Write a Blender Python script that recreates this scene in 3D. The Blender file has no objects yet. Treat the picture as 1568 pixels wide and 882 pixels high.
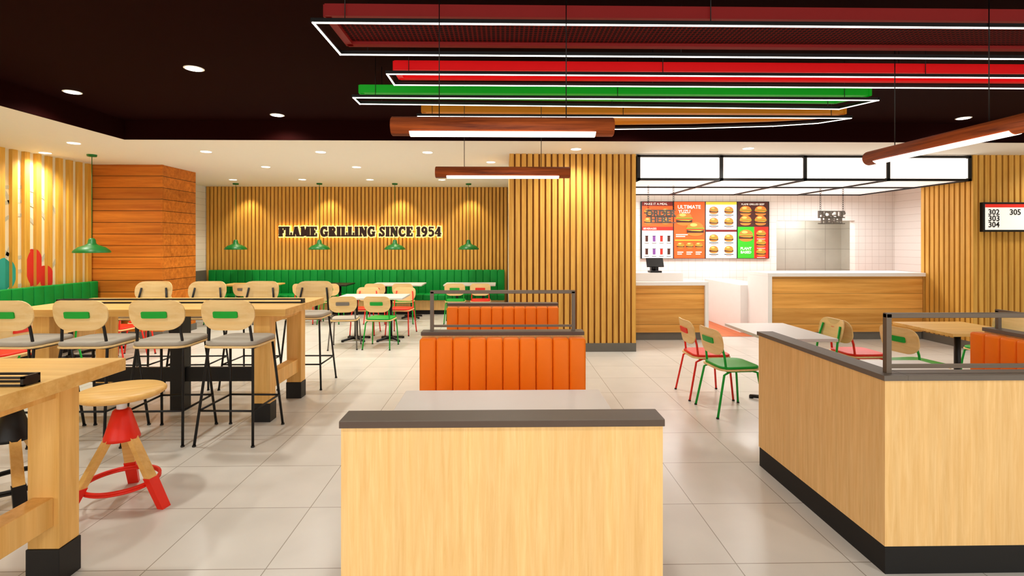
import bpy, bmesh, math, random
from mathutils import Vector, Matrix
random.seed(4)
D=bpy.data; C=bpy.context
scene=C.scene

# ------------------------------------------------------------ materials
def lin(c):
    return tuple(((v/255)/12.92 if v/255<=0.04045 else ((v/255+0.055)/1.055)**2.4) for v in c)+(1,)
def base(name):
    m=D.materials.new(name); m.use_nodes=True
    nt=m.node_tree; b=nt.nodes['Principled BSDF']
    return m,nt,b
def plain(name,c,rough=.5,metal=0,var=.06,spec=.4,em=0):
    m,nt,b=base(name)
    b.inputs['Roughness'].default_value=rough; b.inputs['Metallic'].default_value=metal
    b.inputs['Specular IOR Level'].default_value=spec
    tc=nt.nodes.new('ShaderNodeTexCoord'); n=nt.nodes.new('ShaderNodeTexNoise'); n.inputs['Scale'].default_value=9
    r=nt.nodes.new('ShaderNodeValToRGB'); l=lin(c)
    r.color_ramp.elements[0].color=tuple(v*(1-var) for v in l[:3])+(1,)
    r.color_ramp.elements[1].color=tuple(min(1,v*(1+var)) for v in l[:3])+(1,)
    nt.links.new(tc.outputs['Object'],n.inputs['Vector']); nt.links.new(n.outputs['Fac'],r.inputs['Fac'])
    nt.links.new(r.outputs['Color'],b.inputs['Base Color'])
    if em: b.inputs['Emission Color'].default_value=l; b.inputs['Emission Strength'].default_value=em
    return m
def emis(name,c,s):
    m,nt,b=base(name)
    b.inputs['Base Color'].default_value=lin(c); b.inputs['Emission Color'].default_value=lin(c)
    b.inputs['Emission Strength'].default_value=s; b.inputs['Roughness'].default_value=.6
    return m
def wood(name,c1,c2,axis='z',rough=.5,scale=30,plank=0,plank_axis='z',plank_dark=.35,coord='Object',big=(.9,1.08),det=5):
    m,nt,b=base(name); b.inputs['Roughness'].default_value=rough; b.inputs['Specular IOR Level'].default_value=.3
    N=nt.nodes; L=nt.links
    tc=N.new('ShaderNodeTexCoord'); mp=N.new('ShaderNodeMapping')
    s=[scale]*3; s['xyz'.index(axis)]=scale*.05; mp.inputs['Scale'].default_value=s
    L.new(tc.outputs[coord],mp.inputs['Vector'])
    n=N.new('ShaderNodeTexNoise'); n.inputs['Scale'].default_value=1; n.inputs['Detail'].default_value=det; n.inputs['Roughness'].default_value=.65
    n.inputs['Distortion'].default_value=.4
    L.new(mp.outputs[0],n.inputs['Vector'])
    r=N.new('ShaderNodeValToRGB'); r.color_ramp.elements[0].position=.3; r.color_ramp.elements[1].position=.7
    r.color_ramp.elements[0].color=lin(c2); r.color_ramp.elements[1].color=lin(c1)
    L.new(n.outputs['Fac'],r.inputs['Fac'])
    out=r.outputs['Color']
    n2=N.new('ShaderNodeTexNoise'); mp2=N.new('ShaderNodeMapping')
    s2=[scale*.35]*3; s2['xyz'.index(axis)]=.6; mp2.inputs['Scale'].default_value=s2
    L.new(tc.outputs[coord],mp2.inputs['Vector']); n2.inputs['Scale'].default_value=1; L.new(mp2.outputs[0],n2.inputs['Vector'])
    mr=N.new('ShaderNodeMapRange'); mr.inputs['From Min'].default_value=.3; mr.inputs['From Max'].default_value=.7
    mr.inputs['To Min'].default_value=big[0]; mr.inputs['To Max'].default_value=big[1]
    L.new(n2.outputs['Fac'],mr.inputs['Value'])
    mx=N.new('ShaderNodeVectorMath'); mx.operation='SCALE'; L.new(out,mx.inputs[0]); L.new(mr.outputs[0],mx.inputs['Scale'])
    out=mx.outputs[0]
    if plank:
        sp=N.new('ShaderNodeSeparateXYZ'); L.new(tc.outputs[coord],sp.inputs[0])
        dv=N.new('ShaderNodeMath'); dv.operation='DIVIDE'; dv.inputs[1].default_value=plank
        L.new(sp.outputs['XYZ'.index(plank_axis.upper())],dv.inputs[0])
        fr=N.new('ShaderNodeMath'); fr.operation='FRACT'; L.new(dv.outputs[0],fr.inputs[0])
        gt=N.new('ShaderNodeMath'); gt.operation='GREATER_THAN'; gt.inputs[1].default_value=.05; L.new(fr.outputs[0],gt.inputs[0])
        fl=N.new('ShaderNodeMath'); fl.operation='FLOOR'; L.new(dv.outputs[0],fl.inputs[0])
        wn=N.new('ShaderNodeTexWhiteNoise'); wn.noise_dimensions='1D'; L.new(fl.outputs[0],wn.inputs['W'])
        m2=N.new('ShaderNodeMapRange'); m2.inputs['To Min'].default_value=.82; m2.inputs['To Max'].default_value=1.12; L.new(wn.outputs['Value'],m2.inputs['Value'])
        m3=N.new('ShaderNodeMapRange'); m3.inputs['To Min'].default_value=plank_dark; m3.inputs['To Max'].default_value=1; L.new(gt.outputs[0],m3.inputs['Value'])
        mm=N.new('ShaderNodeMath'); mm.operation='MULTIPLY'; L.new(m2.outputs[0],mm.inputs[0]); L.new(m3.outputs[0],mm.inputs[1])
        mx2=N.new('ShaderNodeVectorMath'); mx2.operation='SCALE'; L.new(out,mx2.inputs[0]); L.new(mm.outputs[0],mx2.inputs['Scale'])
        out=mx2.outputs[0]
    L.new(out,b.inputs['Base Color'])
    return m
def tiles(name,c,grout,w,h,off,rot=(0,0,0),mortar=.004,rough=.35,var=.04,loc=(0,0,0),cloud=.06):
    m,nt,b=base(name); N=nt.nodes; L=nt.links; b.inputs['Roughness'].default_value=rough; b.inputs['Specular IOR Level'].default_value=.35
    tc=N.new('ShaderNodeTexCoord'); mp=N.new('ShaderNodeMapping'); mp.inputs['Rotation'].default_value=rot; mp.inputs['Location'].default_value=loc
    L.new(tc.outputs['Object'],mp.inputs['Vector'])
    br=N.new('ShaderNodeTexBrick'); br.offset=off; br.squash=1; l=lin(c)
    br.inputs['Color1'].default_value=tuple(v*(1-var) for v in l[:3])+(1,); br.inputs['Color2'].default_value=tuple(min(1,v*(1+var)) for v in l[:3])+(1,)
    br.inputs['Mortar'].default_value=lin(grout); br.inputs['Scale'].default_value=1
    br.inputs['Brick Width'].default_value=w; br.inputs['Row Height'].default_value=h; br.inputs['Mortar Size'].default_value=mortar; br.inputs['Mortar Smooth'].default_value=.1
    L.new(mp.outputs[0],br.inputs['Vector'])
    n=N.new('ShaderNodeTexNoise'); n.inputs['Scale'].default_value=2.5; n.inputs['Detail'].default_value=6; L.new(tc.outputs['Object'],n.inputs['Vector'])
    mr=N.new('ShaderNodeMapRange'); mr.inputs['From Min'].default_value=.3; mr.inputs['From Max'].default_value=.7; mr.inputs['To Min'].default_value=1-cloud; mr.inputs['To Max'].default_value=1+cloud
    L.new(n.outputs['Fac'],mr.inputs['Value'])
    mx=N.new('ShaderNodeVectorMath'); mx.operation='SCALE'; L.new(br.outputs['Color'],mx.inputs[0]); L.new(mr.outputs[0],mx.inputs['Scale'])
    L.new(mx.outputs[0],b.inputs['Base Color'])
    return m

M={}
M['birch']=wood('birch_veneer',(241,202,140),(227,180,112),'z',.5,60,big=(.95,1.04))
M['tabwood']=wood('table_oak',(244,200,122),(224,168,84),'x',.4,24)
M['tablegwood']=wood('leg_oak',(244,198,120),(224,170,86),'z',.45,24)
M['chairwood']=wood('chair_ply',(246,216,158),(232,192,124),'x',.45,22)
M['slat']=wood('slat_oak',(236,184,90),(208,150,60),'z',.5,26)
M['slatback']=wood('slat_backing',(156,98,32),(122,72,18),'z',.7,20)
M['slatpale']=wood('slat_pale',(234,184,84),(212,156,54),'z',.5,24)
M['block']=wood('cedar_planks',(222,134,46),(180,94,22),'x',.5,14,.2,'z',.12)
M['counter']=wood('counter_oak',(244,184,96),(210,144,58),'x',.45,14,.26,'z',.65)
M['rust']=wood('lamp_walnut',(196,96,40),(104,40,14),'x',.55,40)
M['cap']=plain('cap_laminate',(104,94,84),.5)
M['capfront']=plain('cap_edge',(84,66,54),.5)
M['black']=plain('black_metal',(9,8,8),.45,0,.1)
M['blackbase']=plain('black_plinth',(8,7,7),.6)
M['rail']=plain('rail_metal',(104,90,76),.45,.2)
M['orange']=plain('orange_vinyl',(240,118,10),.5,0,.04,.25)
M['green']=plain('green_vinyl',(0,142,54),.5,0,.06,.25)
M['greenp']=plain('green_paint',(2,166,50),.4)
M['greend']=plain('pendant_green',(2,104,36),.4)
M['red']=plain('red_paint',(236,40,18),.4)
M['grey']=plain('grey_paint',(124,118,110),.45)
M['seatgrey']=plain('seat_fabric',(172,164,150),.8,0,.08)
M['laminate']=plain('grey_laminate',(216,212,208),.35,0,.02)
M['darkceil']=plain('ceiling_maroon',(30,3,2),.85,0,.05,.05)
M['white']=plain('white_paint',(248,245,236),.7,0,.01)
M['solid']=plain('solid_surface',(242,240,237),.4,0,.02)
M['plinth']=plain('plinth_grey',(108,104,96),.6)
M['cream']=plain('wall_cream',(244,236,206),.8,0,.02)
M['floor']=tiles('floor_tile',(210,206,198),(150,142,130),.6,.6,0,(0,0,0),.0028,.26,.02,(0,-.2,0),.045)
M['quarry']=tiles('quarry_tile',(206,110,60),(150,90,60),.2,.2,0,(0,0,0),.004,.5)
M['wtileY']=tiles('white_wall_tile',(240,240,236),(204,200,194),.15,.15,0,(math.radians(90),0,0),.003,.3,.015,cloud=.01)
M['wtileX']=tiles('white_wall_tile_side',(240,240,236),(204,200,194),.15,.15,0,(math.radians(90),0,math.radians(90)),.003,.3,.015,cloud=.01)
M['gtile']=tiles('alcove_tile',(196,196,184),(160,158,148),.5,.5,0,(math.radians(90),0,0),.006,.5,.03)
M['led']=emis('led_line',(255,250,240),3.5)
M['lampw']=emis('lamp_diffuser',(255,238,222),3)
M['downl']=emis('downlight_lens',(255,246,228),8)
M['boxlight']=emis('lightbox_face',(255,240,228),1.15)
M['under']=emis('canopy_diffuser',(255,248,242),.62)
M['halo']=emis('sign_halo',(255,222,140),1.4)
M['signletter']=plain('sign_letter_brown',(44,18,12),.6)
M['pred']=plain('panel_red_glow',(206,2,8),.5,em=.4)  # ceiling panels are no lamps; emission put in to mimic light from the LEDs
M['pdred']=plain('panel_dark_red_glow',(112,8,5),.6,em=.3)
M['pgreen']=plain('panel_green_glow',(0,146,20),.5,em=.45)
M['pgold']=plain('panel_gold_glow',(196,120,14),.5,em=.2)
m,nt,b=base('perforated_red'); N=nt.nodes; L=nt.links
tc=N.new('ShaderNodeTexCoord'); vo=N.new('ShaderNodeTexVoronoi'); vo.inputs['Scale'].default_value=34; vo.inputs['Randomness'].default_value=0
L.new(tc.outputs['Object'],vo.inputs['Vector']); r=N.new('ShaderNodeValToRGB')
r.color_ramp.elements[0].position=.34; r.color_ramp.elements[0].color=lin((10,0,0)); r.color_ramp.elements[1].position=.42; r.color_ramp.elements[1].color=lin((98,12,6))
L.new(vo.outputs['Distance'],r.inputs['Fac']); L.new(r.outputs['Color'],b.inputs['Base Color']); b.inputs['Roughness'].default_value=.8; b.inputs['Specular IOR Level'].default_value=.1
M['mesh']=m
def screen(name,c,s=.5):
    m=emis(name,c,s); M[name]=m; return name
for nm,c in dict(s_white=(246,242,232),s_red=(214,30,12),s_orange=(236,84,20),s_brown=(60,18,8),s_green=(44,166,24),s_bun=(200,112,38),s_patty=(60,26,12),s_lett=(92,160,34),s_yellow=(250,192,56),s_black=(14,12,10),s_dred=(104,14,10),s_purple=(110,60,130),s_teal=(40,150,140),s_bunhi=(238,176,90)).items(): screen(nm,c)
M['m_teal']=plain('mural_teal',(40,160,144),.7); M['m_red']=plain('mural_red',(220,48,34),.7); M['m_grey']=plain('mural_grey',(204,204,184),.7)

# ------------------------------------------------------------ builder
class B:
    def __init__(s):
        s.bm=bmesh.new(); s.mats=[]
    def mi(s,k):
        if k not in s.mats: s.mats.append(k)
        return s.mats.index(k)
    def _add(s,vs,fs,k,smooth=False,mtx=None):
        i=s.mi(k); bv=[s.bm.verts.new(mtx@Vector(v) if mtx else v) for v in vs]
        for f in fs:
            try:
                F=s.bm.faces.new([bv[j] for j in f]); F.material_index=i; F.smooth=smooth
            except ValueError: pass
    def box(s,x0,x1,y0,y1,z0,z1,k,bev=0,mtx=None):
        vs=[(x0,y0,z0),(x1,y0,z0),(x1,y1,z0),(x0,y1,z0),(x0,y0,z1),(x1,y0,z1),(x1,y1,z1),(x0,y1,z1)]
        fs=[(3,2,1,0),(4,5,6,7),(0,1,5,4),(1,2,6,5),(2,3,7,6),(3,0,4,7)]
        if not bev: s._add(vs,fs,k,False,mtx); return
        t=bmesh.new(); bv=[t.verts.new(v) for v in vs]
        for f in fs: t.faces.new([bv[j] for j in f])
        bmesh.ops.bevel(t,geom=t.edges[:],offset=bev,segments=3,affect='EDGES',profile=.5)
        t.verts.ensure_lookup_table(); t.verts.index_update()
        s._add([v.co.copy() for v in t.verts],[[v.index for v in f.verts] for f in t.faces],k,bev>.012,mtx); t.free()
    def cyl(s,p,q,r1,k,r2=None,seg=12,caps=True):
        if r2 is None:r2=r1
        p=Vector(p);q=Vector(q);d=(q-p).normalized()
        a=d.orthogonal().normalized(); b_=d.cross(a)
        vs=[];
        for c,r in((p,r1),(q,r2)):
            for i in range(seg):
                t=2*math.pi*i/seg; vs.append(c+a*math.cos(t)*r+b_*math.sin(t)*r)
        i=s.mi(k); bv=[s.bm.verts.new(v) for v in vs]
        for j in range(seg):
            F=s.bm.faces.new([bv[j],bv[(j+1)%seg],bv[seg+(j+1)%seg],bv[seg+j]]); F.material_index=i; F.smooth=True
        if caps:
            F=s.bm.faces.new(bv[:seg][::-1]);F.material_index=i
            F=s.bm.faces.new(bv[seg:]);F.material_index=i
    def tube(s,pts,r,k,seg=8,closed=False):
        n=len(pts); pts=[Vector(p) for p in pts]; i=s.mi(k); rings=[]
        up=None
        for j,p in enumerate(pts):
            if closed: d=(pts[(j+1)%n]-pts[j-1])
            else: d=pts[min(j+1,n-1)]-pts[max(j-1,0)]
            d.normalize()
            if up is None: up=d.orthogonal().normalized()
            a=(up-d*up.dot(d)).normalized(); up=a; b_=d.cross(a)
            rings.append([s.bm.verts.new(p+a*math.cos(2*math.pi*t/seg)*r+b_*math.sin(2*math.pi*t/seg)*r) for t in range(seg)])
        m_=n if closed else n-1
        for j in range(m_):
            A=rings[j];Bq=rings[(j+1)%n]
            for t in range(seg):
                F=s.bm.faces.new([A[t],A[(t+1)%seg],Bq[(t+1)%seg],Bq[t]]);F.material_index=i;F.smooth=True
        if not closed:
            for rr in(rings[0][::-1],rings[-1]):
                F=s.bm.faces.new(rr);F.material_index=i
    def lathe(s,prof,k,c=(0,0),seg=28):
        i=s.mi(k); rings=[]
        for r,z in prof:
            r=max(r,.0005)
            rings.append([s.bm.verts.new((c[0]+r*math.cos(2*math.pi*t/seg),c[1]+r*math.sin(2*math.pi*t/seg),z)) for t in range(seg)])
        for A,Bq in zip(rings,rings[1:]):
            for t in range(seg):
                F=s.bm.faces.new([A[t],A[(t+1)%seg],Bq[(t+1)%seg],Bq[t]]);F.material_index=i;F.smooth=True
    def pad(s,cx,cy,z0,z1,w,d,r,k,ins=.015,smooth=True):
        def ol(w,d,r):
            o=[]
            for (sx,sy,a0) in((1,1,0),(-1,1,90),(-1,-1,180),(1,-1,270)):
                for t in range(6):
                    a=math.radians(a0+t*18); o.append((cx+sx*(w/2-r)+r*math.cos(a),cy+sy*(d/2-r)+r*math.sin(a)))
            return o
        L_=[(z0,ins),(z0+ins*.4,ins*.3),((z0+z1)/2,0),(z1-ins*.4,ins*.3),(z1,ins)]
        i=s.mi(k); rings=[[s.bm.verts.new((x,y,z)) for x,y in ol(w-2*q,d-2*q,r-q*.5)] for z,q in L_]
        n=24
        for A,Bq in zip(rings,rings[1:]):
            for t in range(n):
                F=s.bm.faces.new([A[t],A[(t+1)%n],Bq[(t+1)%n],Bq[t]]);F.material_index=i;F.smooth=smooth
        F=s.bm.faces.new(rings[0][::-1]);F.material_index=i
        F=s.bm.faces.new(rings[-1]);F.material_index=i
    def shell(s,cy,cz,w,h,rt,rb,th,curve,k,lean=0,taper=0):
        n=20;i=s.mi(k);cols=[]
        for j in range(n+1):
            u=-1+2*j/n; u=math.sin(u*math.pi/2); x=u*w/2; e=w/2-abs(x)
            zt=h/2-(rt-math.sqrt(max(0,rt*rt-(rt-e)**2)) if e<rt else 0)
            zb=-h/2+(rb-math.sqrt(max(0,rb*rb-(rb-e)**2)) if e<rb else 0)
            if zt-zb<.004: zt=zb=(zt+zb)/2; zt+=.002; zb-=.002
            y=cy-curve*(1-(2*x/.42)**2)
            cols.append([s.bm.verts.new(v) for v in((x,y+lean*-zb,cz+zb),(x,y+lean*-zt,cz+zt),(x,y+th+lean*-zt,cz+zt),(x,y+th+lean*-zb,cz+zb))])
        for A,Bq in zip(cols,cols[1:]):
            for t in range(4):
                F=s.bm.faces.new([A[t],A[(t+1)%4],Bq[(t+1)%4],Bq[t]]);F.material_index=i;F.smooth=False
        F=s.bm.faces.new(cols[0]);F.material_index=i
        F=s.bm.faces.new(cols[-1][::-1]);F.material_index=i
    def text(s,txt,k,mtx,size=1,ext=.01,off=0,align='CENTER',fitw=None,fith=None,space=1,lead=1):
        cu=D.curves.new('t','FONT'); cu.body=txt; cu.size=size; cu.extrude=ext; cu.offset=off; cu.align_x=align; cu.align_y='CENTER'
        cu.space_character=space; cu.space_line=lead; cu.resolution_u=3
        o=D.objects.new('t',cu); scene.collection.objects.link(o); dg=C.evaluated_depsgraph_get(); dg.update()
        me=D.meshes.new_from_object(o.evaluated_get(dg))
        xs=[v.co.x for v in me.vertices]; ys=[v.co.y for v in me.vertices]
        if xs:
            sx=fitw/(max(xs)-min(xs)) if fitw else 1; sy=fith/(max(ys)-min(ys)) if fith else (sx if fitw else 1)
            ox=-(max(xs)+min(xs))/2 if align=='CENTER' else -min(xs)
            oy=-(max(ys)+min(ys))/2
            s._add([((v.co.x+ox)*sx,(v.co.y+oy)*sy,v.co.z) for v in me.vertices],[list(p.vertices) for p in me.polygons],k,False,mtx)
        D.objects.remove(o); D.meshes.remove(me)
    def mesh(s,name):
        me=D.meshes.new(name); bmesh.ops.recalc_face_normals(s.bm,faces=s.bm.faces[:]); s.bm.to_mesh(me); s.bm.free()
        for k in s.mats: me.materials.append(M[k])
        return me
def put(me,name,loc=(0,0,0),rz=0):
    o=D.objects.new(name,me); scene.collection.objects.link(o); o.location=loc; o.rotation_euler=(0,0,math.radians(rz)); return o
def done(b,name,loc=(0,0,0),rz=0): return put(b.mesh(name),name,loc,rz)
def face_y(x,y,z):
    return Matrix.Translation((x,y,z))@Matrix.Rotation(math.radians(90),4,'X')

# heavy slab-serif letters drawn as strokes
def arc(cx,cy,rx,ry,a0,a1,n=12): return [(cx+rx*math.cos(math.radians(a0+(a1-a0)*i/n)),cy+ry*math.sin(math.radians(a0+(a1-a0)*i/n))) for i in range(n+1)]
ST=[([(.27,0),(.27,1)],.36)]; SB=[([(0,.085),(.54,.085)],.17)]; STp=[([(0,.915),(.54,.915)],.17)]
GL={
'F':(.86,ST+SB+[([(0,.91),(.86,.91)],.18),([(.79,1),(.79,.64)],.15),([(.27,.5),(.62,.5)],.17),([(.6,.34),(.6,.66)],.12)]),
'L':(.86,ST+STp+[([(0,.09),(.86,.09)],.18),([(.79,0),(.79,.42)],.15)]),
'E':(.88,ST+[([(0,.91),(.86,.91)],.18),([(.79,1),(.79,.68)],.15),([(0,.09),(.88,.09)],.18),([(.81,0),(.81,.34)],.15),([(.27,.5),(.62,.5)],.17),([(.6,.36),(.6,.64)],.12)]),
'A':(1.08,[([(.2,.04),(.47,.98)],.2),([(.5,.98),(.82,.04)],.36),([(.28,.32),(.75,.32)],.14),([(0,.085),(.4,.085)],.17),([(.58,.085),(1.08,.085)],.17)]),
'M':(1.3,[([(.2,0),(.2,1)],.2),([(.28,1),(.62,.08)],.32),([(.6,.08),(.95,1)],.18),([(1.06,0),(1.06,1)],.36),([(0,.085),(.4,.085)],.17),([(.84,.085),(1.3,.085)],.17),([(0,.915),(.4,.915)],.17),([(.9,.915),(1.3,.915)],.17)]),
'N':(1.12,[([(.2,0),(.2,1)],.19),([(.24,.96),(.88,.04)],.35),([(.92,0),(.92,1)],.19),([(0,.085),(.4,.085)],.17),([(0,.915),(.38,.915)],.17),([(.72,.915),(1.12,.915)],.17)]),
'I':(.54,ST+SB+STp),
'R':(1.04,ST+SB+[([(0,.915),(.6,.915)],.17),(arc(.55,.71,.24,.2,90,-90),.25),([(.3,.5),(.56,.5)],.17),([(.52,.5),(.82,.06)],.32),([(.72,.085),(1.04,.085)],.17)]),
'G':(1.06,[(arc(.5,.5,.36,.4,50,300,18),.28),([(.84,.62),(.84,1.0)],.14),([(.82,.04),(.82,.45)],.27),([(.56,.45),(1.06,.45)],.16),([(.6,.09),(.86,.11)],.17)]),
'C':(.98,[(arc(.5,.5,.36,.4,50,310,18),.28),([(.84,.62),(.84,1.0)],.14),([(.66,.11),(.92,.3)],.16)]),
'S':(.86,[([(.7,.72),(.64,.86),(.45,.9),(.25,.85),(.2,.72),(.3,.6),(.56,.44),(.66,.3),(.62,.15),(.42,.1),(.22,.15),(.14,.3)],.25),([(.76,.66),(.76,1)],.12),([(.07,0),(.07,.36)],.12)]),
'1':(.6,[([(.32,0),(.32,1)],.34),([(.02,.085),(.6,.085)],.17),([(.02,.8),(.3,.94)],.16)]),
'9':(.9,[(arc(.45,.68,.27,.23,0,360,18),.25),([(.74,.68),(.7,.36),(.52,.12),(.2,.09)],.26)]),
'5':(.86,[([(.16,.91),(.8,.91)],.19),([(.2,1),(.17,.52)],.16),([(.17,.56),(.45,.62),(.68,.5),(.72,.32),(.6,.14),(.36,.09),(.1,.16)],.25)]),
'4':(.94,[([(.6,0),(.6,1)],.31),([(.06,.32),(.6,.96)],.17),([(.02,.3),(.92,.3)],.17),([(.36,.085),(.84,.085)],.17)]),
' ':(.34,[])}
def slab(b,txt,k,x0,w,z0,h,y0,y1,grow=0):
    gap=.1; tot=sum(GL[c][0] for c in txt)+gap*(len(txt)-1); sx=w/tot; x=0; q=0
    for c in txt:
        for pts,wd in GL[c][1]:
            hw=wd/2*h*.9+grow
            P=[Vector((x0+(x+px)*sx,z0+pz*h)) for px,pz in pts]
            q=(q+1)%7; dy=q*.0006
            n=len(P); ds=[(P[i+1]-P[i]).normalized() for i in range(n-1)]
            Lf=[];Rt=[]
            for i,p in enumerate(P):
                d=(ds[max(i-1,0)]+ds[min(i,n-2)]).normalized(); nn=Vector((-d.y,d.x))
                pp=p-d*grow if i==0 else (p+d*grow if i==n-1 else p)
                Lf.append(pp+nn*hw); Rt.append(pp-nn*hw)
            for i in range(n-1):
                a,b2,c2,d2=Lf[i],Lf[i+1],Rt[i+1],Rt[i]
                vs=[(v.x,y0-dy,v.y) for v in(a,b2,c2,d2)]+[(v.x,y1,v.y) for v in(a,b2,c2,d2)]
                b._add(vs,[(0,1,2,3),(7,6,5,4),(0,1,5,4),(1,2,6,5),(2,3,7,6),(3,0,4,7)],k)
        x+=GL[c][0]+gap

# ------------------------------------------------------------ room shell
ZC=3.0; ZD=3.25; XL=-7.1; XR=10.0; YB=12.33; YF=-3.2
def wallbox(name,x0,x1,y0,y1,z0,z1,k):
    b=B(); b.box(x0,x1,y0,y1,z0,z1,k); return done(b,name)
wallbox('floor',XL-.2,XR+.2,YF-.2,13.6,-.1,0,'floor')
wallbox('floor_kitchen',2.05,8.6,8.9,12.6,0,.006,'quarry')
wallbox('ceiling_maroon',-4.92,XR,YF,6.72,ZD,ZD+.1,'darkceil')
b=B()
b.box(XL-.2,-4.94,YF,13.6,ZC,ZC+.35,'white'); b.box(-4.94,XR+.2,6.74,13.6,ZC,ZC+.35,'white'); done(b,'ceiling_white')
b=B(); b.box(-4.94,-4.92,YF,6.74,ZC-.002,ZD,'darkceil'); b.box(-4.92,XR,6.72,6.74,ZC-.002,ZD,'darkceil'); done(b,'trim_ceiling_recess')
wallbox('wall_left',XL-.2,XL,YF,9.0,0,ZC,'cream')
wallbox('wall_left_tiled',XL-.2,XL,9.0,YB,0,ZC,'wtileX')
wallbox('wall_back',XL-.2,.12,YB,YB+.2,0,ZC,'slatback')
wallbox('wall_divider',.12,2.03,8.72,YB+.2,0,ZC,'wtileX')
wallbox('wall_right',XR,XR+.2,YF,13.6,0,ZD+.1,'cream')
b=B(); b.box(2.03,5.98,11.03,11.2,0,ZC,'wtileY'); b.box(5.98,7.72,11.03,11.2,2.14,ZC,'wtileY'); b.box(7.72,8.6,11.03,11.2,0,ZC,'wtileY'); done(b,'wall_kitchen')
b=B(); b.box(5.98,8.4,12.5,12.6,0,2.5,'gtile'); b.box(5.9,5.98,11.2,12.6,0,2.5,'gtile'); b.box(8.4,8.5,11.2,12.6,0,2.5,'gtile'); b.box(5.9,8.5,11.2,12.6,2.5,2.6,'white'); done(b,'wall_alcove')
b=B(); b.box(8.6,8.7,8.7,11.2,0,ZC,'wtileX'); done(b,'wall_kitchen_right')
b=B(); b.box(XL-.2,XR+.2,YF-.2,YF,0,.3,'cream'); b.box(XL-.2,XR+.2,YF-.2,YF,2.9,ZD+.1,'cream')
for x in(-7.2,-3.8,-.4,3.0,6.4,9.9): b.box(x-.12,x+.12,YF-.2,YF,.3,2.9,'cream')
done(b,'wall_front')
for i,x in enumerate((-5.5,-2.1,1.3,4.7,8.15)):  # unseen front windows; openings shaped to let world light in as even fill
    b=B(); hw=1.58
    for (a0,a1,c0,c1) in((-hw,hw,.3,.36),(-hw,hw,2.84,2.9),(-hw,-hw+.06,.36,2.84),(hw-.06,hw,.36,2.84),(-.03,.03,.36,2.84)):
        b.box(x+a0,x+a1,YF-.14,YF-.08,c0,c1,'black')
    done(b,'window_%d'%(i+1))

b=B(); x=XL+.02
while x<.1:
    b.box(x,x+.062,YB-.03,YB,.0,ZC,'slat'); x+=.09
done(b,'wall_slats_back')
ELL=((7.8,1.28,.14,.28,'m_red',.006),(8.0,1.12,.12,.18,'m_red',.007),(7.34,1.2,.17,.24,'m_teal',.005),(6.2,1.2,.4,.5,'m_red',.006),(5.2,1.2,.4,.5,'m_teal',.005))
b=B(); y=-3
while y<8.85:
    b.box(XL,XL+.05,y,y+.085,0,ZC,'slatpale')
    for (yy,zz,ry,rz,k,o) in ELL:
        pts=[]
        for t in range(6):
            u=(y+.085*t/5-yy)/ry
            if abs(u)<1: pts.append((y+.085*t/5,rz*math.sqrt(1-u*u)))
        if len(pts)>1:
            vs=[(XL+.0505+o*.1,p,zz+h) for p,h in pts]+[(XL+.0505+o*.1,p,zz-h) for p,h in reversed(pts)]
            b._add(vs,[list(range(len(vs)))],k)
    y+=.19
done(b,'wall_slats_left')
b=B()
def mural_poly(pts,k,off):
    vs=[(XL+off,y,z) for y,z in pts]; b._add(vs,[list(range(len(vs)))],k)
for (yy,zz,ry,rz,k,o) in ELL:
    mural_poly([(yy+ry*math.cos(t*math.pi/12),zz+rz*math.sin(t*math.pi/12)) for t in range(24)],k,o)
for (yy,zz,r) in((7.6,1.75,.75),(6.6,1.9,.95),(5.2,1.7,.8)):
    for rr in(r,r*.72,r*.45):
        n=40
        vs=[(XL+.004,yy+q*math.cos(2*math.pi*t/n),zz+q*math.sin(2*math.pi*t/n)) for t in range(n) for q in(rr,rr-.05)]
        b._add(vs,[(2*t,2*t+1,(2*t+3)%(2*n),(2*t+2)%(2*n)) for t in range(n)],'m_grey')
done(b,'wall_mural')

def slat_column(name,x0,x1,y0,y1,left=True,right=True):
    b=B(); b.box(x0+.03,x1-.03,y0+.03,y1,.0,ZC,'slatback'); n=int((x1-x0)/.095); p=(x1-x0-.06)/n
    for i in range(n+1):
        xx=x0+i*p; b.box(xx,min(xx+.066,x1),y0,y0+.035,.13,ZC,'slat')
    yy=y0+.06
    while yy<y1-.06:
        if left: b.box(x0,x0+.035,yy,yy+.062,.13,ZC,'slat')
        if right: b.box(x1-.035,x1,yy,yy+.062,.13,ZC,'slat')
        yy+=.095
    b.box(x0-.003,x1+.003,y0-.005,y1,0,.13,'plinth'); return done(b,name)
slat_column('slatted_column',.1,2.02,7.7,8.7)
slat_column('slatted_column',7.21,XR-.01,7.68,8.68,True,False)

b=B(); b.box(XL,-5.88,8.9,9.86,.0,ZC-.002,'block'); b.box(-5.9,-5.87,8.89,8.93,0,ZC-.002,'block')
b.box(XL,-5.865,8.885,9.87,0,.12,'plinth'); done(b,'plank_clad_pillar')
b=B(); b.box(XL,XL+.03,9.87,YB-.05,0,1.0,'plinth'); done(b,'trim_1')

# backlit sign
b=B()
slab(b,'FLAME GRILLING SINCE 1954','signletter',-5.33,3.86,1.8,.24,YB-.13,YB-.09)
slab(b,'FLAME GRILLING SINCE 1954','halo',-5.33,3.86,1.8,.24,YB-.085,YB-.08,.022)
for i in range(26): b.cyl((-5.28+i*.151,YB-.03,1.92),(-5.28+i*.151,YB-.09,1.92),.006,'black',seg=6)
done(b,'illuminated_wall_sign')

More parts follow.
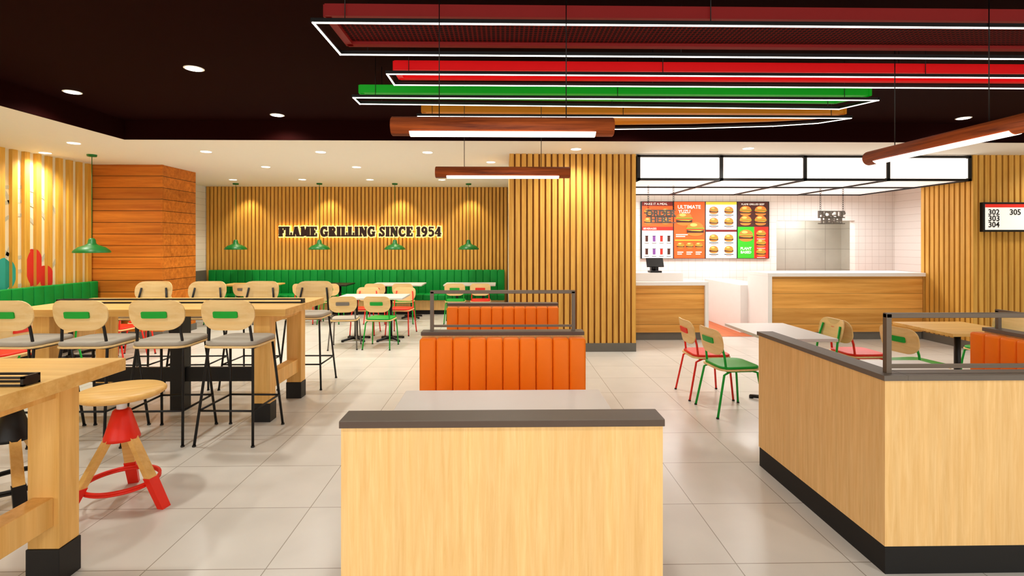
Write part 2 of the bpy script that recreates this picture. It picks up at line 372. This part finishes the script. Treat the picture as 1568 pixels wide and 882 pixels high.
# ------------------------------------------------------------ benches
def bench_mesh(L_,k,name,ch=.12,top=.95):
    b=B(); n=max(1,round(L_/ch)); p=L_/n
    b.box(-L_/2,L_/2,-.5,-.002,.1,.33,'birch'); b.box(-L_/2+.02,L_/2-.02,-.46,-.01,0,.1,'blackbase')
    b.box(-L_/2,L_/2,-.05,-.002,.33,top-.04,k)
    for i in range(n):
        x=-L_/2+i*p
        b.box(x+.001,x+p-.001,-.12,-.03,.44,top,k,.018)
        b.box(x+.001,x+p-.001,-.56,-.08,.33,.46,k,.018)
    return b.mesh(name)
bm_or=bench_mesh(1.2,'orange','booth_bench',top=.962)
bm_lo=bench_mesh(1.2,'orange','booth_bench',top=.9)
put(bm_lo,'booth_bench',(0,2.005,0),180)
put(bm_or,'booth_bench',(0,3.775,0),0)
put(bm_or,'booth_bench',(0,3.875,0),180)
put(bm_or,'booth_bench',(0,5.555,0),0)
put(bm_lo,'booth_bench',(2.005,3.14,0),90)
put(bm_or,'booth_bench',(3.745,3.3,0),-90)
bg=bench_mesh(7.0,'green','banquette_bench',.17,top=1.01); put(bg,'banquette_bench',(-3.46,YB-.05,0),0)
bg=bench_mesh(6.0,'green','banquette_bench',.17,top=1.0); put(bg,'banquette_bench',(XL+.06,5.85,0),90)

def partition(w,th,rail=False):
    b=B(); b.box(-w/2,w/2,0,th,.13,.965,'birch'); b.box(-w/2+.01,w/2-.01,.01,th-.01,0,.13,'blackbase')
    b.box(-w/2-.005,w/2+.005,-.01,th+.01,.965,.99,'capfront',.002); b.box(-w/2-.004,w/2+.004,-.009,th+.009,.987,.992,'cap')
    if rail:
        for sx in(-1,1): b.box(sx*.53-.013,sx*.53+.013,th/2-.013,th/2+.013,.99,1.285,'rail')
        b.box(-.543,.543,th/2-.013,th/2+.013,1.27,1.295,'rail',.003); b.box(-.53,.53,th/2-.008,th/2+.008,1.02,1.036,'rail')
    return b
done(partition(1.2,.1),'booth_partition',(0,1.9,0))
done(partition(1.2,.09,True),'booth_partition',(0,3.78,0))
done(partition(1.2,.09),'booth_partition',(0,5.56,0))
b=B(); X0=1.9; Y0=2.5
b.box(X0,X0+.1,Y0,3.75,.14,.965,'birch'); b.box(X0+.1,4.6,Y0,Y0+.1,.14,.965,'birch')
b.box(X0+.004,X0+.1,Y0+.004,3.745,0,.14,'blackbase'); b.box(X0+.1,4.6,Y0+.004,Y0+.09,0,.14,'blackbase')
b.box(X0-.01,X0+.11,Y0-.01,3.76,.965,.992,'cap',.002); b.box(X0+.11,4.6,Y0-.01,Y0+.11,.965,.992,'cap',.002)
for xx,yy in((X0+.05,Y0+.05),(4.5,Y0+.05)): b.box(xx-.013,xx+.013,yy-.013,yy+.013,.99,1.29,'rail')
b.box(X0+.037,4.5,Y0+.037,Y0+.063,1.27,1.295,'rail',.003); b.box(X0+.05,4.5,Y0+.042,Y0+.058,1.015,1.035,'rail')
done(b,'booth_partition')
b=B(); b.box(3.75,3.85,2.7,3.9,.13,.965,'birch'); b.box(3.76,3.84,2.71,3.89,0,.13,'blackbase'); b.box(3.74,3.86,2.69,3.91,.965,.992,'cap')
for yy in(2.78,3.84): b.box(3.787,3.813,yy-.013,yy+.013,.99,1.13,'rail')
b.box(3.787,3.813,2.767,3.853,1.12,1.14,'rail'); done(b,'booth_partition')

# ------------------------------------------------------------ tables
def table_mesh(w,d,k,name='dining_table',double=False,h=.75,r=.02):
    b=B(); b.box(-w/2,w/2,-d/2,d/2,h-.03,h,k,.004)
    xs=(-w*.26,w*.26) if double else (0,)
    for x in xs:
        b.cyl((x,0,.03),(x,0,h-.03),.03,'black'); b.box(x-.12,x+.12,-.12,.12,h-.04,h-.03,'black')
        for a in range(4):
            t=a*math.pi/2+math.pi/4
            b.cyl((x,0,.05),(x+.26*math.cos(t),.26*math.sin(t),.02),.024,'black',.018,8)
            b.cyl((x+.25*math.cos(t),.25*math.sin(t),0),(x+.25*math.cos(t),.25*math.sin(t),.03),.022,'black',seg=8)
        b.cyl((x,0,.02),(x,0,.07),.05,'black')
    return b.mesh(name)
t_booth=table_mesh(1.18,.68,'laminate','booth_table',True)
put(t_booth,'booth_table',(0,2.78,0)); put(t_booth,'booth_table',(0,4.65,0)); put(t_booth,'booth_table',(2.86,3.27,0),90)
t_white=table_mesh(1.12,.7,'laminate','dining_table',True); t_sq=table_mesh(.66,.95,'laminate'); t_wd=table_mesh(.8,.78,'tabwood')
t_wd2=table_mesh(1.15,.65,'tabwood','dining_table',True); t_bk=table_mesh(1.0,.65,'black','dining_table',True)
put(t_white,'dining_table',(-2.2,8.7,0)); put(t_sq,'dining_table',(2.82,5.2,0)); put(t_wd,'dining_table',(4.85,5.35,0))
put(t_wd2,'dining_table',(-5.5,11.3,0)); put(t_bk,'dining_table',(-3.85,11.3,0)); put(t_white,'dining_table',(-2.3,11.3,0)); put(t_white,'dining_table',(-.72,11.3,0))
for y in(4.2,5.9,7.6): put(t_wd2,'dining_table',(-6.1,y,0),90)

def chair_mesh(k,name='dining_chair'):
    b=B(); kk=k
    for sx in(-1,1):
        b.tube([(sx*.215,.21,0),(sx*.2,.185,.3),(sx*.19,.165,.415),(sx*.18,.12,.43),(sx*.175,-.1,.43),(sx*.18,-.145,.45),(sx*.175,-.16,.58),(sx*.15,-.203,.76)],.011,kk)
        b.tube([(sx*.215,-.25,0),(sx*.19,-.17,.4),(sx*.178,-.1,.43)],.011,kk)
        for y in(.21,-.25): b.cyl((sx*.215,y,0),(sx*.215,y,.012),.014,'black',seg=8)
    b.tube([(-.175,.1,.425),(.175,.1,.425)],.009,kk); b.tube([(-.175,-.12,.425),(.175,-.12,.425)],.009,kk)
    b.pad(0,.005,.435,.452,.42,.42,.09,'chairwood',.004); b.pad(0,.01,.45,.475,.4,.4,.085,k if k!='grey' else 'seatgrey',.01)
    b.shell(-.2,.7,.42,.25,.08,.12,.012,.035,'chairwood',.18)
    b.shell(-.2-.012,.71,.2,.055,.012,.012,.011,.035,k,.18)
    return b.mesh(name)
ch={k:chair_mesh(k) for k in('greenp','red','grey')}
def chair(k,x,y,rz): put(ch[k],'dining_chair',(x,y,0),rz)
chair('greenp',2.24,4.98,-84); chair('red',2.2,5.5,-90)
chair('greenp',3.38,5.5,88); chair('red',3.86,5.5,-88); chair('greenp',4.1,4.98,-82)
chair('greenp',5.5,5.6,92); chair('red',5.5,5.05,86)
chair('grey',-2.5,8.12,8); chair('greenp',-1.93,8.12,-5); chair('red',-2.5,9.3,180); chair('red',-1.85,9.28,172)
chair('red',-2.6,10.6,0); chair('greenp',-2.05,10.6,3); chair('greenp',-.98,10.6,0); chair('red',-.46,10.6,0)
chair('greenp',-5.8,10.6,0); chair('grey',-5.25,10.6,0); chair('red',-4.05,10.6,0); chair('greenp',-3.55,10.6,4)
for y,k in((3.9,'red'),(4.5,'greenp'),(5.6,'red'),(6.2,'greenp'),(7.3,'red'),(7.9,'red')): chair(k,-5.42,y,90+random.uniform(-5,5))

def bar_chair_mesh(tag):
    b=B(); e=.03
    for sx in(-1,1):
        b.tube([(sx*.24,.25,0),(sx*.19,.16,.74+e)],.011,'black'); b.tube([(sx*.24,-.27,0),(sx*.185,-.165,.76+e),(sx*.17,-.18,.92+e),(sx*.145,-.207,1.08+e)],.011,'black')
        for y in(.25,-.27): b.cyl((sx*.24,y,0),(sx*.24,y,.012),.015,'black',seg=8)
        b.tube([(sx*.185,-.165,.75+e),(sx*.185,.16,.75+e)],.01,'black')
    z=.28
    q=[(-.223,-.235,z),(-.222,.216,z),(.222,.216,z),(.223,-.235,z)]
    for i in range(4): b.tube([q[i],q[(i+1)%4]],.009,'black')
    b.tube([(-.185,.14,.75+e),(.185,.14,.75+e)],.009,'black'); b.tube([(-.185,-.15,.75+e),(.185,-.15,.75+e)],.009,'black')
    b.pad(0,0,.755+e,.772+e,.45,.44,.09,'chairwood',.004); b.pad(0,.0,.77+e,.81+e,.44,.43,.085,'seatgrey',.014)
    b.shell(-.21,1.03+e,.44,.25,.09,.13,.012,.035,'chairwood',.15)
    b.shell(-.21-.012,1.035+e,.2,.055,.012,.012,.011,.035,tag,.15)
    return b.mesh('bar_chair')
bc=bar_chair_mesh('greenp')
for x,r in((-2.25,-2),(-2.84,2),(-3.45,0),(-4.03,-3)): put(bc,'bar_chair',(x,4.43,0),r)
for x,r in((-2.28,180),(-2.93,178),(-3.55,183),(-4.2,180)): put(bc,'bar_chair',(x,6.0,0),r)

def high_table():
    b=B(); w=2.5; d=1.0
    b.box(-w/2,w/2,-d/2,d/2,.985,1.05,'tabwood',.004)
    for sx in(-1,1):
        x=sx*(w/2-.25)
        for sy in(-1,1):
            y=sy*(d/2-.14)
            b.box(x-.075,x+.075,y-.06,y+.06,.17,.99,'tablegwood',.004); b.box(x-.08,x+.08,y-.065,y+.065,0,.17,'black',.003)
        b.box(x-.05,x+.05,-(d/2-.2),d/2-.2,.28,.42,'tablegwood',.004); b.box(x-.06,x+.06,-d/2+.2,d/2-.2,.9,.99,'tablegwood')
    b.box(-.06,.06,-.07,.07,0,.99,'black'); b.box(-w/2+.3,w/2-.3,-.02,.02,.27,.41,'black')
    for sy in(-.035,.035):
        b.box(-w/2+.06,w/2-.03,sy-.005,sy+.005,1.05,1.058,'black'); b.box(-w/2+.06,w/2-.03,sy-.005,sy+.005,1.082,1.091,'black')
    for sx in(-w/2+.06,-.3,.3,w/2-.042): b.box(sx,sx+.012,-.04,.04,1.05,1.091,'black')
    return b.mesh('communal_high_table')
ht=high_table(); put(ht,'communal_high_table',(-3.22,5.15,0)); put(ht,'communal_high_table',(-3.22,2.2,0))

def stool_mesh(k):
    b=B()
    b.lathe([(0,.67),(.18,.672),(.215,.68),(.238,.695),(.24,.708),(.225,.722),(.1,.716),(0,.712)],'tabwood',seg=40)
    b.cyl((0,0,.56),(0,0,.672),.028,'solid'); b.cyl((0,0,.655),(0,0,.672),.09,'black')
    b.lathe([(0,.6),(.036,.6),(.048,.59),(.095,.43),(.1,.41),(.0,.405)],k,seg=24)
    for a in(-35,-145,90):
        t=math.radians(a); c,s_=math.cos(t),math.sin(t)
        top=Vector((c*.06,s_*.06,.45)); foot=Vector((c*.31,s_*.31,0)); mid=top.lerp(foot,.6)
        for (p,q,w1,w2,kk) in((top,mid,.024,.026,'tabwood'),(mid,foot,.03,.027,k)):
            side=Vector((-s_,c,0)); out=Vector((c,s_,0)); vs=[]
            for P,w in((p,w1),(q,w2)):
                for u,v in((-1,-1),(1,-1),(1,1),(-1,1)): vs.append(P+side*u*w*1.1+out*v*w*.75)
            b._add(vs,[(0,1,2,3),(7,6,5,4),(0,1,5,4),(1,2,6,5),(2,3,7,6),(3,0,4,7)],kk)
    n=40
    for rr,zz in((.2,.135),(.2,.15)): b.tube([(rr*math.cos(2*math.pi*i/n),rr*math.sin(2*math.pi*i/n),zz) for i in range(n)],.009,k,8,True)
    return b.mesh('tripod_bar_stool')
put(stool_mesh('red'),'tripod_bar_stool',(-2.42,3.28,0),24); put(stool_mesh('black'),'tripod_bar_stool',(-3.1,3.28,0),-5)

# ------------------------------------------------------------ counters
b=B()
b.box(2.06,3.42,8.6,9.2,.13,.93,'counter'); b.box(2.06,3.4,8.62,9.2,0,.13,'plinth'); b.box(2.06,3.48,8.55,9.25,.93,.99,'solid',.004); b.box(3.42,3.48,8.55,9.25,0,.93,'solid')
b.box(2.3,3.12,8.75,9.15,.99,1.13,'solid',.004); done(b,'service_counter')
b=B()
b.box(4.55,7.19,8.6,9.2,.13,1.08,'counter'); b.box(4.55,7.19,8.62,9.2,0,.13,'plinth'); b.box(4.48,7.19,8.53,9.25,1.08,1.14,'solid',.004); b.box(4.48,4.55,8.53,9.25,0,1.08,'solid')
b.box(4.35,4.9,9.25,10.9,.006,.88,'solid',.004); done(b,'service_counter')
b=B(); b.box(-.1,.1,-.08,.1,0,.03,'black',.004); b.cyl((0,.03,.03),(0,.03,.13),.025,'black')
mt=Matrix.Translation((0,0,.16))@Matrix.Rotation(math.radians(-25),4,'X'); b.box(-.15,.15,-.012,.012,-.07,.1,'black',.004,mt); b.box(-.05,.08,.05,.15,.0,.09,'black',.004)
done(b,'pos_terminal',(2.68,8.93,1.131))

# canopy light box
b=B(); x0,x1=2.04,7.19; y0=7.7
b.box(x0,x1,y0+.03,y0+.16,2.62,2.97,'boxlight')
n=4;p=(x1-x0)/n
for i in range(n): b.box(x0+i*p+.03,x0+(i+1)*p-.03,y0,y0+.03,2.645,2.945,'boxlight')
for i in range(n+1):
    xx=min(max(x0+i*p,x0+.02),x1-.02); b.box(xx-.025,xx+.025,y0-.012,y0+.17,2.6,2.98,'black')
b.box(x0,x1,y0-.012,y0+.03,2.6,2.635,'black'); b.box(x0,x1,y0-.012,y0+.03,2.955,2.99,'black')
b.box(x0,x1,y0+.16,10.1,2.622,2.64,'under')
for i in range(n+1):
    xx=min(max(x0+i*p,x0+.02),x1-.02); b.box(xx-.02,xx+.02,y0+.03,10.1,2.6,2.622,'black')
for yy in(8.75,10.09): b.box(x0,x1,yy-.018,yy+.018,2.6,2.622,'black')
for xx in(x0+.5,x1-.5):
    for yy in(8.6,9.9): b.cyl((xx,yy,2.64),(xx,yy,3.0),.008,'black',seg=6)
done(b,'illuminated_canopy')

# menu boards
def burger(b,x,z,s_,y):
    def ell(cx,cz,rx,rz,k,half=None,yy=y):
        n=14
        a0,a1=(0,math.pi) if half=='t' else ((math.pi,2*math.pi) if half=='b' else (0,2*math.pi))
        vs=[(cx+rx*math.cos(a0+(a1-a0)*t/n),yy,cz+rz*math.sin(a0+(a1-a0)*t/n)) for t in range(n+1 if half else n)]
        b._add(vs,[list(range(len(vs)))],k)
    ell(x,z+.1*s_,.5*s_,.36*s_,'s_bun','t'); ell(x-.1*s_,z+.28*s_,.22*s_,.1*s_,'s_bunhi',None,y-.001); ell(x,z-.2*s_,.48*s_,.2*s_,'s_bun','b')
    def q(x0,x1,z0,z1,k,dy): b._add([(x+x0*s_,y-dy,z+z0*s_),(x+x1*s_,y-dy,z+z0*s_),(x+x1*s_,y-dy,z+z1*s_),(x+x0*s_,y-dy,z+z1*s_)],[(0,1,2,3)],k)
    q(-.54,.54,.04,.1,'s_lett',.001); q(-.5,.5,-.02,.04,'s_red',.001); q(-.52,.52,-.2,-.02,'s_patty',.001)
    b._add([(x-.5*s_,y-.002,z-.03*s_),(x+.5*s_,y-.002,z-.03*s_),(x+.3*s_,y-.002,z-.09*s_),(x-.2*s_,y-.002,z-.07*s_)],[(0,1,2,3)],'s_yellow')
def rect(b,x0,x1,z0,z1,y,k): b._add([(x0,y,z0),(x1,y,z0),(x1,y,z1),(x0,y,z1)],[(0,1,2,3)],k)
b=B(); mx=3.0; mw=.695; z0,z1=1.32,2.54; yb=10.97
b.box(mx-.01,mx+4*mw+.01,yb,11.028,z0-.01,z1+.01,'black')
for i,bgk in enumerate(('s_white','s_orange','s_white','s_brown')): rect(b,mx+i*mw+.012,mx+(i+1)*mw-.012,z0,z1,yb-.002,bgk)
Y=yb-.004; Yt=yb-.008
a=mx+.012; e=mx+mw-.012
rect(b,a,e,z0+.68,z1,Y,'s_orange'); rect(b,a,e,z1-.09,z1,Y-.001,'s_dred'); rect(b,a,e,z0+.6,z0+.68,Y,'s_red')
b.text('MAKE IT A MEAL','s_white',face_y(a+.3,Yt,z1-.045),1,.0005,0,fitw=.5)
b.text('BEVERAGES','s_white',face_y(a+.17,Yt,z0+.64),1,.0005,0,fitw=.28)
for j in range(4): burger(b,a+.13+(j%2)*.38,z1-.22-(j//2)*.2,.17,Yt)
for j in range(8):
    cx=a+.1+(j%4)*.16; cz=z0+.42-(j//4)*.28; rect(b,cx-.03,cx+.03,cz-.06,cz+.06,Yt,('s_brown','s_purple','s_red','s_patty')[j%4]); rect(b,cx-.038,cx+.038,cz+.06,cz+.07,Yt-.001,'s_black')
    rect(b,cx-.05,cx+.05,cz-.1,cz-.09,Yt,'s_black')
a=mx+mw+.012
b.text('ULTIMATE','s_white',face_y(a+.33,Yt,z1-.11),1,.0005,.02,fitw=.5); b.text('YUZU','s_white',face_y(a+.22,Yt,z1-.21),1,.0005,.02,fitw=.26)
burger(b,a+.22,z0+.84,.34,Yt); burger(b,a+.46,z0+.62,.36,Yt-.004)
rect(b,a+.04,a+.3,z0+.5,z0+.52,Yt,'s_white'); rect(b,a+.04,a+.24,z0+.46,z0+.48,Yt,'s_white')
rect(b,a+.02,a+.65,z0+.38,z0+.4,Yt,'s_yellow')
for j in range(3): burger(b,a+.14+j*.2,z0+.27,.16,Yt); rect(b,a+.07+j*.2,a+.2+j*.2,z0+.12,z0+.14,Yt,'s_white'); rect(b,a+.07+j*.2,a+.17+j*.2,z0+.08,z0+.1,Yt,'s_white')
a=mx+2*mw+.012
rect(b,a,a+mw-.024,z1-.06,z1,Y,'s_yellow'); rect(b,a,a+mw-.024,z0+.57,z0+.62,Y,'s_dred')
for j in range(8):
    cx=a+.17+(j%2)*.33; cz=(z1-.19-(j//2)*.24) if j<4 else (z0+.43-((j-4)//2)*.25); burger(b,cx,cz,.19,Yt); rect(b,cx-.1,cx+.1,cz-.105,cz-.09,Yt,'s_black'); rect(b,cx-.06,cx+.06,cz-.13,cz-.12,Yt,'s_red')
a=mx+3*mw+.012
b.text('FLAME GRILLED BEEF','s_white',face_y(a+.33,Yt,z1-.05),1,.0005,.0,fitw=.5)
for j in range(4): cx=a+.17+(j%2)*.33; cz=z1-.2-(j//2)*.21; burger(b,cx,cz,.25,Yt)
rect(b,a,a+.36,z0,z0+.68,Y,'s_green'); rect(b,a+.36,a+mw-.024,z0,z0+.68,Y,'s_red')
burger(b,a+.18,z0+.48,.3,Yt); b.text('PLANT\nBASED','s_white',face_y(a+.18,Yt,z0+.17),1,.0005,.02,fitw=.24)
for j in range(3): burger(b,a+.51,z0+.52-j*.2,.2,Yt); rect(b,a+.42,a+.6,z0+.41-j*.2,z0+.42-j*.2,Yt,'s_white')
done(b,'digital_menu_board')

b=B(); x0,x1=7.31,8.35; y=7.62
b.box(x0,x1,y,7.69,1.82,2.27,'black',.004); rect(b,x0+.025,x1-.025,1.85,2.24,y-.002,'s_white'); rect(b,x0+.025,x1-.025,2.19,2.24,y-.003,'s_red')
for j,t in enumerate(('302','303','304')): b.text(t,'s_black',face_y(x0+.16,y-.005,2.12-.095*j),1,.001,.02,fitw=.17)
b.text('305','s_black',face_y(x0+.49,y-.005,2.12),1,.001,.02,fitw=.17)
done(b,'order_number_screen')

def hang(txt,x,w,z,y):
    b=B(); b.text(txt,'grey',face_y(0,0,0),1,.015,.03,fitw=w,fith=.2,lead=.8)
    b.box(-w/2,w/2,.0,.012,-.112,-.095,'grey'); b.box(-w/2,w/2,.0,.012,.095,.112,'grey'); b.box(-w/2,w/2,.005,.012,-.01,.01,'grey')
    for sx in(-w*.42,w*.42):
        zz=.11
        while z+zz<2.575:
            n=8; b.tube([(sx+(.012*math.cos(2*math.pi*i/n)),0,zz+.02+.022*math.sin(2*math.pi*i/n)) for i in range(n)],.003,'black',5,True); zz+=.036
    done(b,'hanging_direction_sign',(x,y,z))
hang('ORDER\nHERE',2.62,.5,2.09,8.4); hang('PICK-UP\nHERE!!',5.55,.46,2.08,8.5)

# ------------------------------------------------------------ ceiling LED frames
def led_frame(name,poly,zl,panel,infill,pin=.05,zp=2.99,wires=()):
    b=B(); n=len(poly)
    P=[Vector((x,y,0)) for x,y in poly]
    for i in range(n):
        p,q=P[i],P[(i+1)%n]; d=(q-p); L_=d.length; ang=math.atan2(d.y,d.x)
        mt=Matrix.Translation((p.x,p.y,zl))@Matrix.Rotation(ang,4,'Z')
        b.box(-.006,L_+.006,-.005,.005,-.0,.006,'led',0,mt); b.box(-.012,L_+.012,-.01,.01,.006,.028,'black',0,mt)
    cx=sum(p.x for p in P)/n; cy=sum(p.y for p in P)/n
    I=[]
    for p in P: I.append((p.x+(pin if p.x<cx else -pin),p.y+(pin*.4 if p.y<cy else -pin*.4)))
    vs=[(x,y,zp-.03) for x,y in I]+[(x,y,zp) for x,y in I]
    b._add(vs,[list(range(n))[::-1],list(range(n,2*n))]+[(i,(i+1)%n,n+(i+1)%n,n+i) for i in range(n)],infill)
    for i in range(n):
        p=Vector(I[i]+(0,)); q=Vector(I[(i+1)%n]+(0,)); d=q-p; mt=Matrix.Translation((p.x,p.y,zp))@Matrix.Rotation(math.atan2(d.y,d.x),4,'Z')
        b.box(0,d.length,-.012,.035,-.05,.02,panel,0,mt)
    for x,y in wires:
        b.cyl((x,y,zl+.02),(x,y,ZD),.003,'black',seg=6)
    done(b,name)
def rc(x0,x1,y0,y1): return [(x0,y0),(x1,y0),(x1,y1),(x0,y1)]
led_frame('suspended_led_frame',rc(-1.08,5.6,2.92,3.41),2.9,'pdred','mesh',.06,3.0,[(x,y) for x in(-.9,1.2,3.2,5.2) for y in(2.92,3.41)])
led_frame('suspended_led_frame',rc(-.86,5.4,3.8,4.06),2.9,'pred','pred',.05,2.99,[(x,y) for x in(-.7,1.2,3.2,5.2) for y in(3.8,4.06)])
led_frame('suspended_led_frame',[(-1.29,4.42),(3.3,4.42),(3.15,4.72),(-1.29,4.62)],2.9,'pgreen','pgreen',.05,3.0,[(x,y) for x in(-1.1,1,3.0) for y in(4.42,)]+[(x,4.65) for x in(-1.1,1,3.)])
led_frame('suspended_led_frame',[(-.84,5.06),(3.5,5.06),(3.3,5.28),(2.9,5.42),(2.1,5.54),(1.2,5.6),(.2,5.6),(-.84,5.36)],2.9,'pgold','pgold',.04,3.0,[(-.7,5.06),(1.2,5.06),(3.3,5.06),(1.2,5.6)])

def tube_lamp():
    b=B(); L_=1.23; r=.053
    n=24
    b.cyl((-L_/2,0,0),(L_/2,0,0),r,'rust',seg=n)
    vs=[];m=9;w=.515
    for i in range(m):
        a=math.radians(-142+104*i/(m-1)); 
        for x in(-w,w): vs.append((x,math.cos(a)*(r+.004),math.sin(a)*(r+.004)))
    b._add(vs,[(2*i,2*i+1,2*i+3,2*i+2) for i in range(m-1)],'lampw',True)
    for x in(-.355,.355): b.cyl((x,0,r),(x,0,ZD-2.3),.003,'black',seg=6); b.cyl((x,0,ZD-2.3-.012),(x,0,ZD-2.3),.03,'black')
    b.cyl((-L_/2-.004,0,0),(-L_/2+.002,0,0),r*.92,'rust',seg=n); b.cyl((L_/2-.002,0,0),(L_/2+.004,0,0),r*.92,'rust',seg=n)
    return b.mesh('tube_pendant_lamp')
tl=tube_lamp()
put(tl,'tube_pendant_lamp',(0,2.85,2.3)); put(tl,'tube_pendant_lamp',(0,4.7,2.3)); put(tl,'tube_pendant_lamp',(2.82,3.26,2.3),90)

b=B()
b.lathe([(.235,1.5),(.23,1.53),(.17,1.585),(.09,1.615),(.055,1.64),(.045,1.7),(.03,1.72),(0,1.725)],'greend',seg=32)
b.lathe([(.228,1.502),(.222,1.528),(.16,1.578),(.0,1.605)],'solid',seg=32)
b.cyl((0,0,1.72),(0,0,3.0),.005,'greend',seg=6); b.lathe([(0,2.965),(.06,2.97),(.065,3.0)],'greend',seg=20)
b.lathe([(0,1.53),(.03,1.54),(.035,1.57),(.02,1.6)],'lampw',seg=16)
pm=b.mesh('pendant_lamp')
for x,y in((-6.28,7.9),(-6.05,11.65),(-4.15,11.6),(-2.45,11.6),(-.78,11.6),(-6.28,5.0)): put(pm,'pendant_lamp',(x,y,0))

# ------------------------------------------------------------ lights
def add_light(kind,loc,power,col=(1,.92,.8),size=.1,angle=140,blend=1.0,rot=(0,0,0),sy=None):
    l=D.lights.new('lamp_'+kind.lower(),kind); l.energy=power; l.color=col
    if kind=='SPOT': l.spot_size=math.radians(angle); l.spot_blend=blend; l.shadow_soft_size=size
    elif kind=='AREA':
        l.size=size
        if sy: l.shape='RECTANGLE'; l.size_y=sy
    else: l.shadow_soft_size=size
    o=D.objects.new('light_'+kind.lower(),l); scene.collection.objects.link(o); o.location=loc; o.rotation_euler=rot; return o
b=B(); b.cyl((0,0,-.004),(0,0,.0),.085,'white',seg=28); b.cyl((0,0,-.007),(0,0,-.003),.07,'downl',seg=28); dm=b.mesh('recessed_downlight')
dl=[]
for x,y in((-2.83,4.72),(-4.56,5.48),(-2.82,6.42),(5.9,6.42),(1.6,6.3),(-2.83,2.9),(-2.83,1.0),(0,.6),(3,.6),(0,-1.5),(-3,-1.5),(3,-1.5),(6,.6),(6.2,3.2),(6,-1.5)):  # entries after the first few lie out of view, added as fill lights
    put(dm,'recessed_downlight',(x,y,ZD)); dl.append((x,y,ZD-.03,112))
for x,y in((-5.79,6.98),(-6.85,7.75),(-4.38,7.6),(-2.7,7.6),(-1.12,7.6),(-.2,8.5),(1.05,7.3),(-4.2,9.1),(-2.6,9.1),(-5.75,10.96),(-4.26,10.9),(-2.83,10.9),(-1.3,10.9),(3.5,7.2),(-6,4.6),(-6,2.4),(-6,0),(8.5,7.2)):  # last few entries out of view are also added for even fill
    put(dm,'recessed_downlight',(x,y,ZC)); dl.append((x,y,ZC-.03,98))
for x,y,z,p in dl: add_light('SPOT',(x,y,z),p,(1,.96,.87),.07,150,1)
for x in(-6.05,-4.15,-2.45,-.78):
    add_light('SPOT',(x,12.0,ZC-.03),48,(1,.86,.55),.04,95,.6)
for y in(7.3,8.2): add_light('SPOT',(XL+.35,y,ZC-.03),12,(1,.88,.65),.04,90,.6)
add_light('AREA',(-3.4,YB-.076,1.92),5,(1,.78,.4),3.9,rot=(math.radians(90),0,0),sy=.3)
for x in(3.2,5.0,7.0): add_light('AREA',(x,9.9,2.58),36,(.98,.98,.97),.7)
add_light('AREA',(7.1,11.9,2.48),22,(1,.98,.95),.5)  # added lamp without a fixture, only brightens the alcove
for x,y in((0,2.85),(0,4.7),(2.82,3.26)): add_light('SPOT',(x,y,2.22),36,(1,.92,.8),.15,150,1)

w=D.worlds.new('World'); scene.world=w; w.use_nodes=True
bgn=w.node_tree.nodes['Background']; bgn.inputs[0].default_value=(1,.96,.91,1); bgn.inputs[1].default_value=3.7

cam=D.cameras.new('Camera'); co=D.objects.new('Camera',cam); scene.collection.objects.link(co)
co.location=(0,0,1.65); co.rotation_euler=(math.radians(90),0,math.radians(-1.03))
cam.sensor_width=36; cam.lens=36*780/1568; cam.shift_y=-69/1568; cam.clip_start=.05
scene.camera=co
scene.view_settings.view_transform='Standard'
